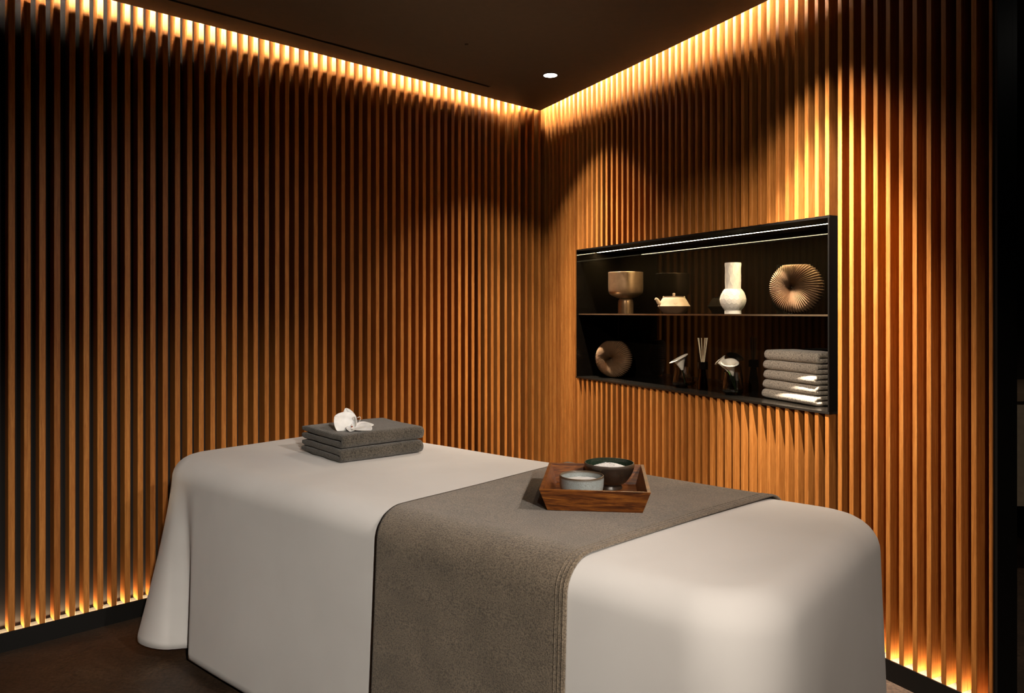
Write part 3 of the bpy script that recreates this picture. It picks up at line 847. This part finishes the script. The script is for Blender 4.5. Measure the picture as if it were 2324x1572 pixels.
# grey bowl
e = empty('grey_bowl', (.186, 2.026, BZ), 0, 'small grey speckled ceramic bowl of white powder in the tray', 'bowl')
ro = .0592; Hh = .0575
bm = bmesh.new(); lathe(bm, [(0, .001), (.036, .0), (.038, .001)]+smooth_prof([(.040, .002), (.051, .010), (.0575, .025), (ro, .045), (ro, Hh-.001)], 8)+[(ro-.0008, Hh), (ro-.003, Hh)]+smooth_prof([(ro-.0042, Hh-.002), (ro-.005, .040), (.050, .020), (.035, .008), (0, .006)], 6), 96)
mesh_obj('body', bm, M['bowl_grey'], e, angle=60)
bm = bmesh.new()
lathe(bm, [(0, .0455), (.01, .0453), (.02, .0448), (.035, .0438), (.047, .0425), (.0535, .041), (.0535, .0385), (0, .0385)], 96, fn=lambda a, r_, z: 0)
for v_ in bm.verts:
    if v_.co.z > .0415: v_.co.z += noise.noise(v_.co*60)*.0018
o = mesh_obj('bath_powder', bm, M['powder'], angle=180); o.location = (.186, 2.026, BZ); tag(o, 'smooth white powder filling the small grey bowl', 'powder', kind='stuff')
# dark bowl
DB = (.273, 2.127, BZ)
e = empty('dark_bowl', DB, 0, 'larger dark bronze footed bowl heaped with white salt in the tray', 'bowl')
ro = .0693; Hh = .0715
bm = bmesh.new(); lathe(bm, [(0, .002), (.031, .002), (.0335, 0), (.0365, 0), (.036, .004), (.033, .009)]+smooth_prof([(.033, .010), (.048, .020), (.062, .040), (.069, .058), (ro, Hh-.001)], 8)+[(ro-.0008, Hh), (ro-.0028, Hh)], 96)
mesh_obj('body', bm, M['bowl_dark'], e, angle=50)
bm = bmesh.new(); lathe(bm, smooth_prof([(ro-.0028, Hh), (.0655, .058), (.058, .042), (.044, .024), (.02, .014), (0, .013)], 8), 96)
mesh_obj('inner_glaze', bm, M['bowl_green'], e, angle=180)['label'] = 'glossy dark green inside'
bm = bmesh.new(); nr = 44
prof = [(.0615*i/nr, .0500+.0185*(1-(i/nr)**1.6)) for i in range(nr+1)]
lathe(bm, prof+[(.0615, .049), (0, .047)], 150)
random.seed(3)
for v_ in bm.verts:
    if v_.co.z > .0495 : v_.co.z += random.uniform(-.0010, .0016); v_.co.x += random.uniform(-.0005, .0005)
# loose crystals
for i in range(420):
    r_ = .060*math.sqrt(random.random()); a = random.random()*6.283; z_ = .0500+.0185*(1-(r_/.0615)**1.6)+.0006
    s_ = random.uniform(.0007, .0016)
    bmesh.ops.create_cube(bm, size=s_, matrix=Matrix.Translation((r_*math.cos(a), r_*math.sin(a), z_)) @ Matrix.Rotation(random.random()*3, 4, Vector((random.random(), random.random(), 1))))
o = mesh_obj('sea_salt', bm, M['salt'], angle=20); o.location = DB; tag(o, 'heap of coarse white salt in the dark bowl', 'salt', kind='stuff')

# ------------------------------------------------------------------ orchid on the towels
ORZ = TOWZ+.0470*2+.001
oc = Vector((-.555, 2.66, ORZ))
orc = empty('orchid_blossom', oc, 0, 'white orchid blossom lying on the charcoal towels', 'flower')
def petal(name, L_, W_, dirv, upv, cup, curl, tipf=.5, base=(0, 0, .006), mat='petal'):
    d = Vector(dirv).normalized(); up = Vector(upv); side = d.cross(up).normalized(); up = side.cross(d).normalized()
    bm = bmesh.new()
    def f(u, v):
        s_ = (u-.5)*2; wd = W_*(math.sin(math.pi*min(1, v**.62))**.8 if v < 1 else 0)
        wd = W_*math.sin(math.pi*min(1, v*.975+.02)**tipf)**.6
        p_ = Vector(base)+d*(L_*v)+side*(s_*wd)+up*(cup*s_*s_*wd+curl*L_*v*v+.0012*math.sin(s_*7+v*6))
        p_.z = max(p_.z, .0008)
        return p_
    grid_surf(bm, 15, 18, f)
    o = mesh_obj(name, bm, M[mat], orc, angle=180); solidify(o, .0009); subsurf(o, 1); return o
petal('petal', .078, .044, (-.78, -.05, .45), (.25, -1, .45), .10, .22, .72)         # big left petal, raised
petal('sepal', .078, .022, (-.42, .30, .80), (.3, -1, .2), .2, .10, .9)                # tip standing behind it
petal('sepal', .050, .022, (-.05, -.80, -.02), (.1, -.2, 1), .3, -.04, .8)             # short one pointing at the viewer
petal('petal', .074, .036, (.88, -.40, .02), (0, -.25, 1), .25, -.04, .75)             # right front petal
petal('sepal', .070, .028, (.88, .28, .14), (0, -.3, 1), .25, -.02, .80)               # right rear
lip = petal('lip', .038, .011, (.20, -.10, .95), (-.9, -.2, .1), -.5, .20, .7, (.004, 0, .012))
for sg, ln in ((-1, .018), (1, .024)):
    bm = bmesh.new()
    pts = [Vector((.012, -.004, .044))+Vector((sg*.010*math.sin(a)*1.1+sg*.002, -.002, ln*.40*(1-math.cos(a))*-1+.008*math.sin(a))) for a in [2.6*q/14 for q in range(15)]]
    tube(bm, pts, [.0012*(1-.6*q/14) for q in range(15)], 7); mesh_obj('tendril', bm, M['petal'], lip)
bm = bmesh.new(); tube(bm, [(-.004, -.003, .006), (-.006, -.005, .016), (-.003, -.007, .022)], [.005, .0055, .003], 12); mesh_obj('column', bm, M['petal'], orc)
bm = bmesh.new(); bmesh.ops.create_uvsphere(bm, u_segments=12, v_segments=8, radius=.0032, matrix=Matrix.Translation((-.005, -.0095, .0135))); mesh_obj('throat', bm, M['throat'], orc)['label'] = 'reddish brown throat'

# ------------------------------------------------------------------ side room seen past the wall end
van = empty('stone_vanity', (2.9, 3.75, 0), 0, 'dim grey stone washstand in the dark room beyond the wall end', 'washstand')
bm = bmesh.new(); box(bm, -.72, .9, -.35, .30, .33, .80); bevel(bm, .004, 2); mesh_obj('cabinet', bm, M['stone'], van)
bm = bmesh.new(); box(bm, -.73, .91, -.36, .31, .801, .84); bevel(bm, .004, 2); mesh_obj('worktop', bm, M['bowl_grey'], van)
bm = bmesh.new(); box(bm, -.2, .9, -.10, .30, .0, .33); mesh_obj('base', bm, M['black'], van, smooth=False)
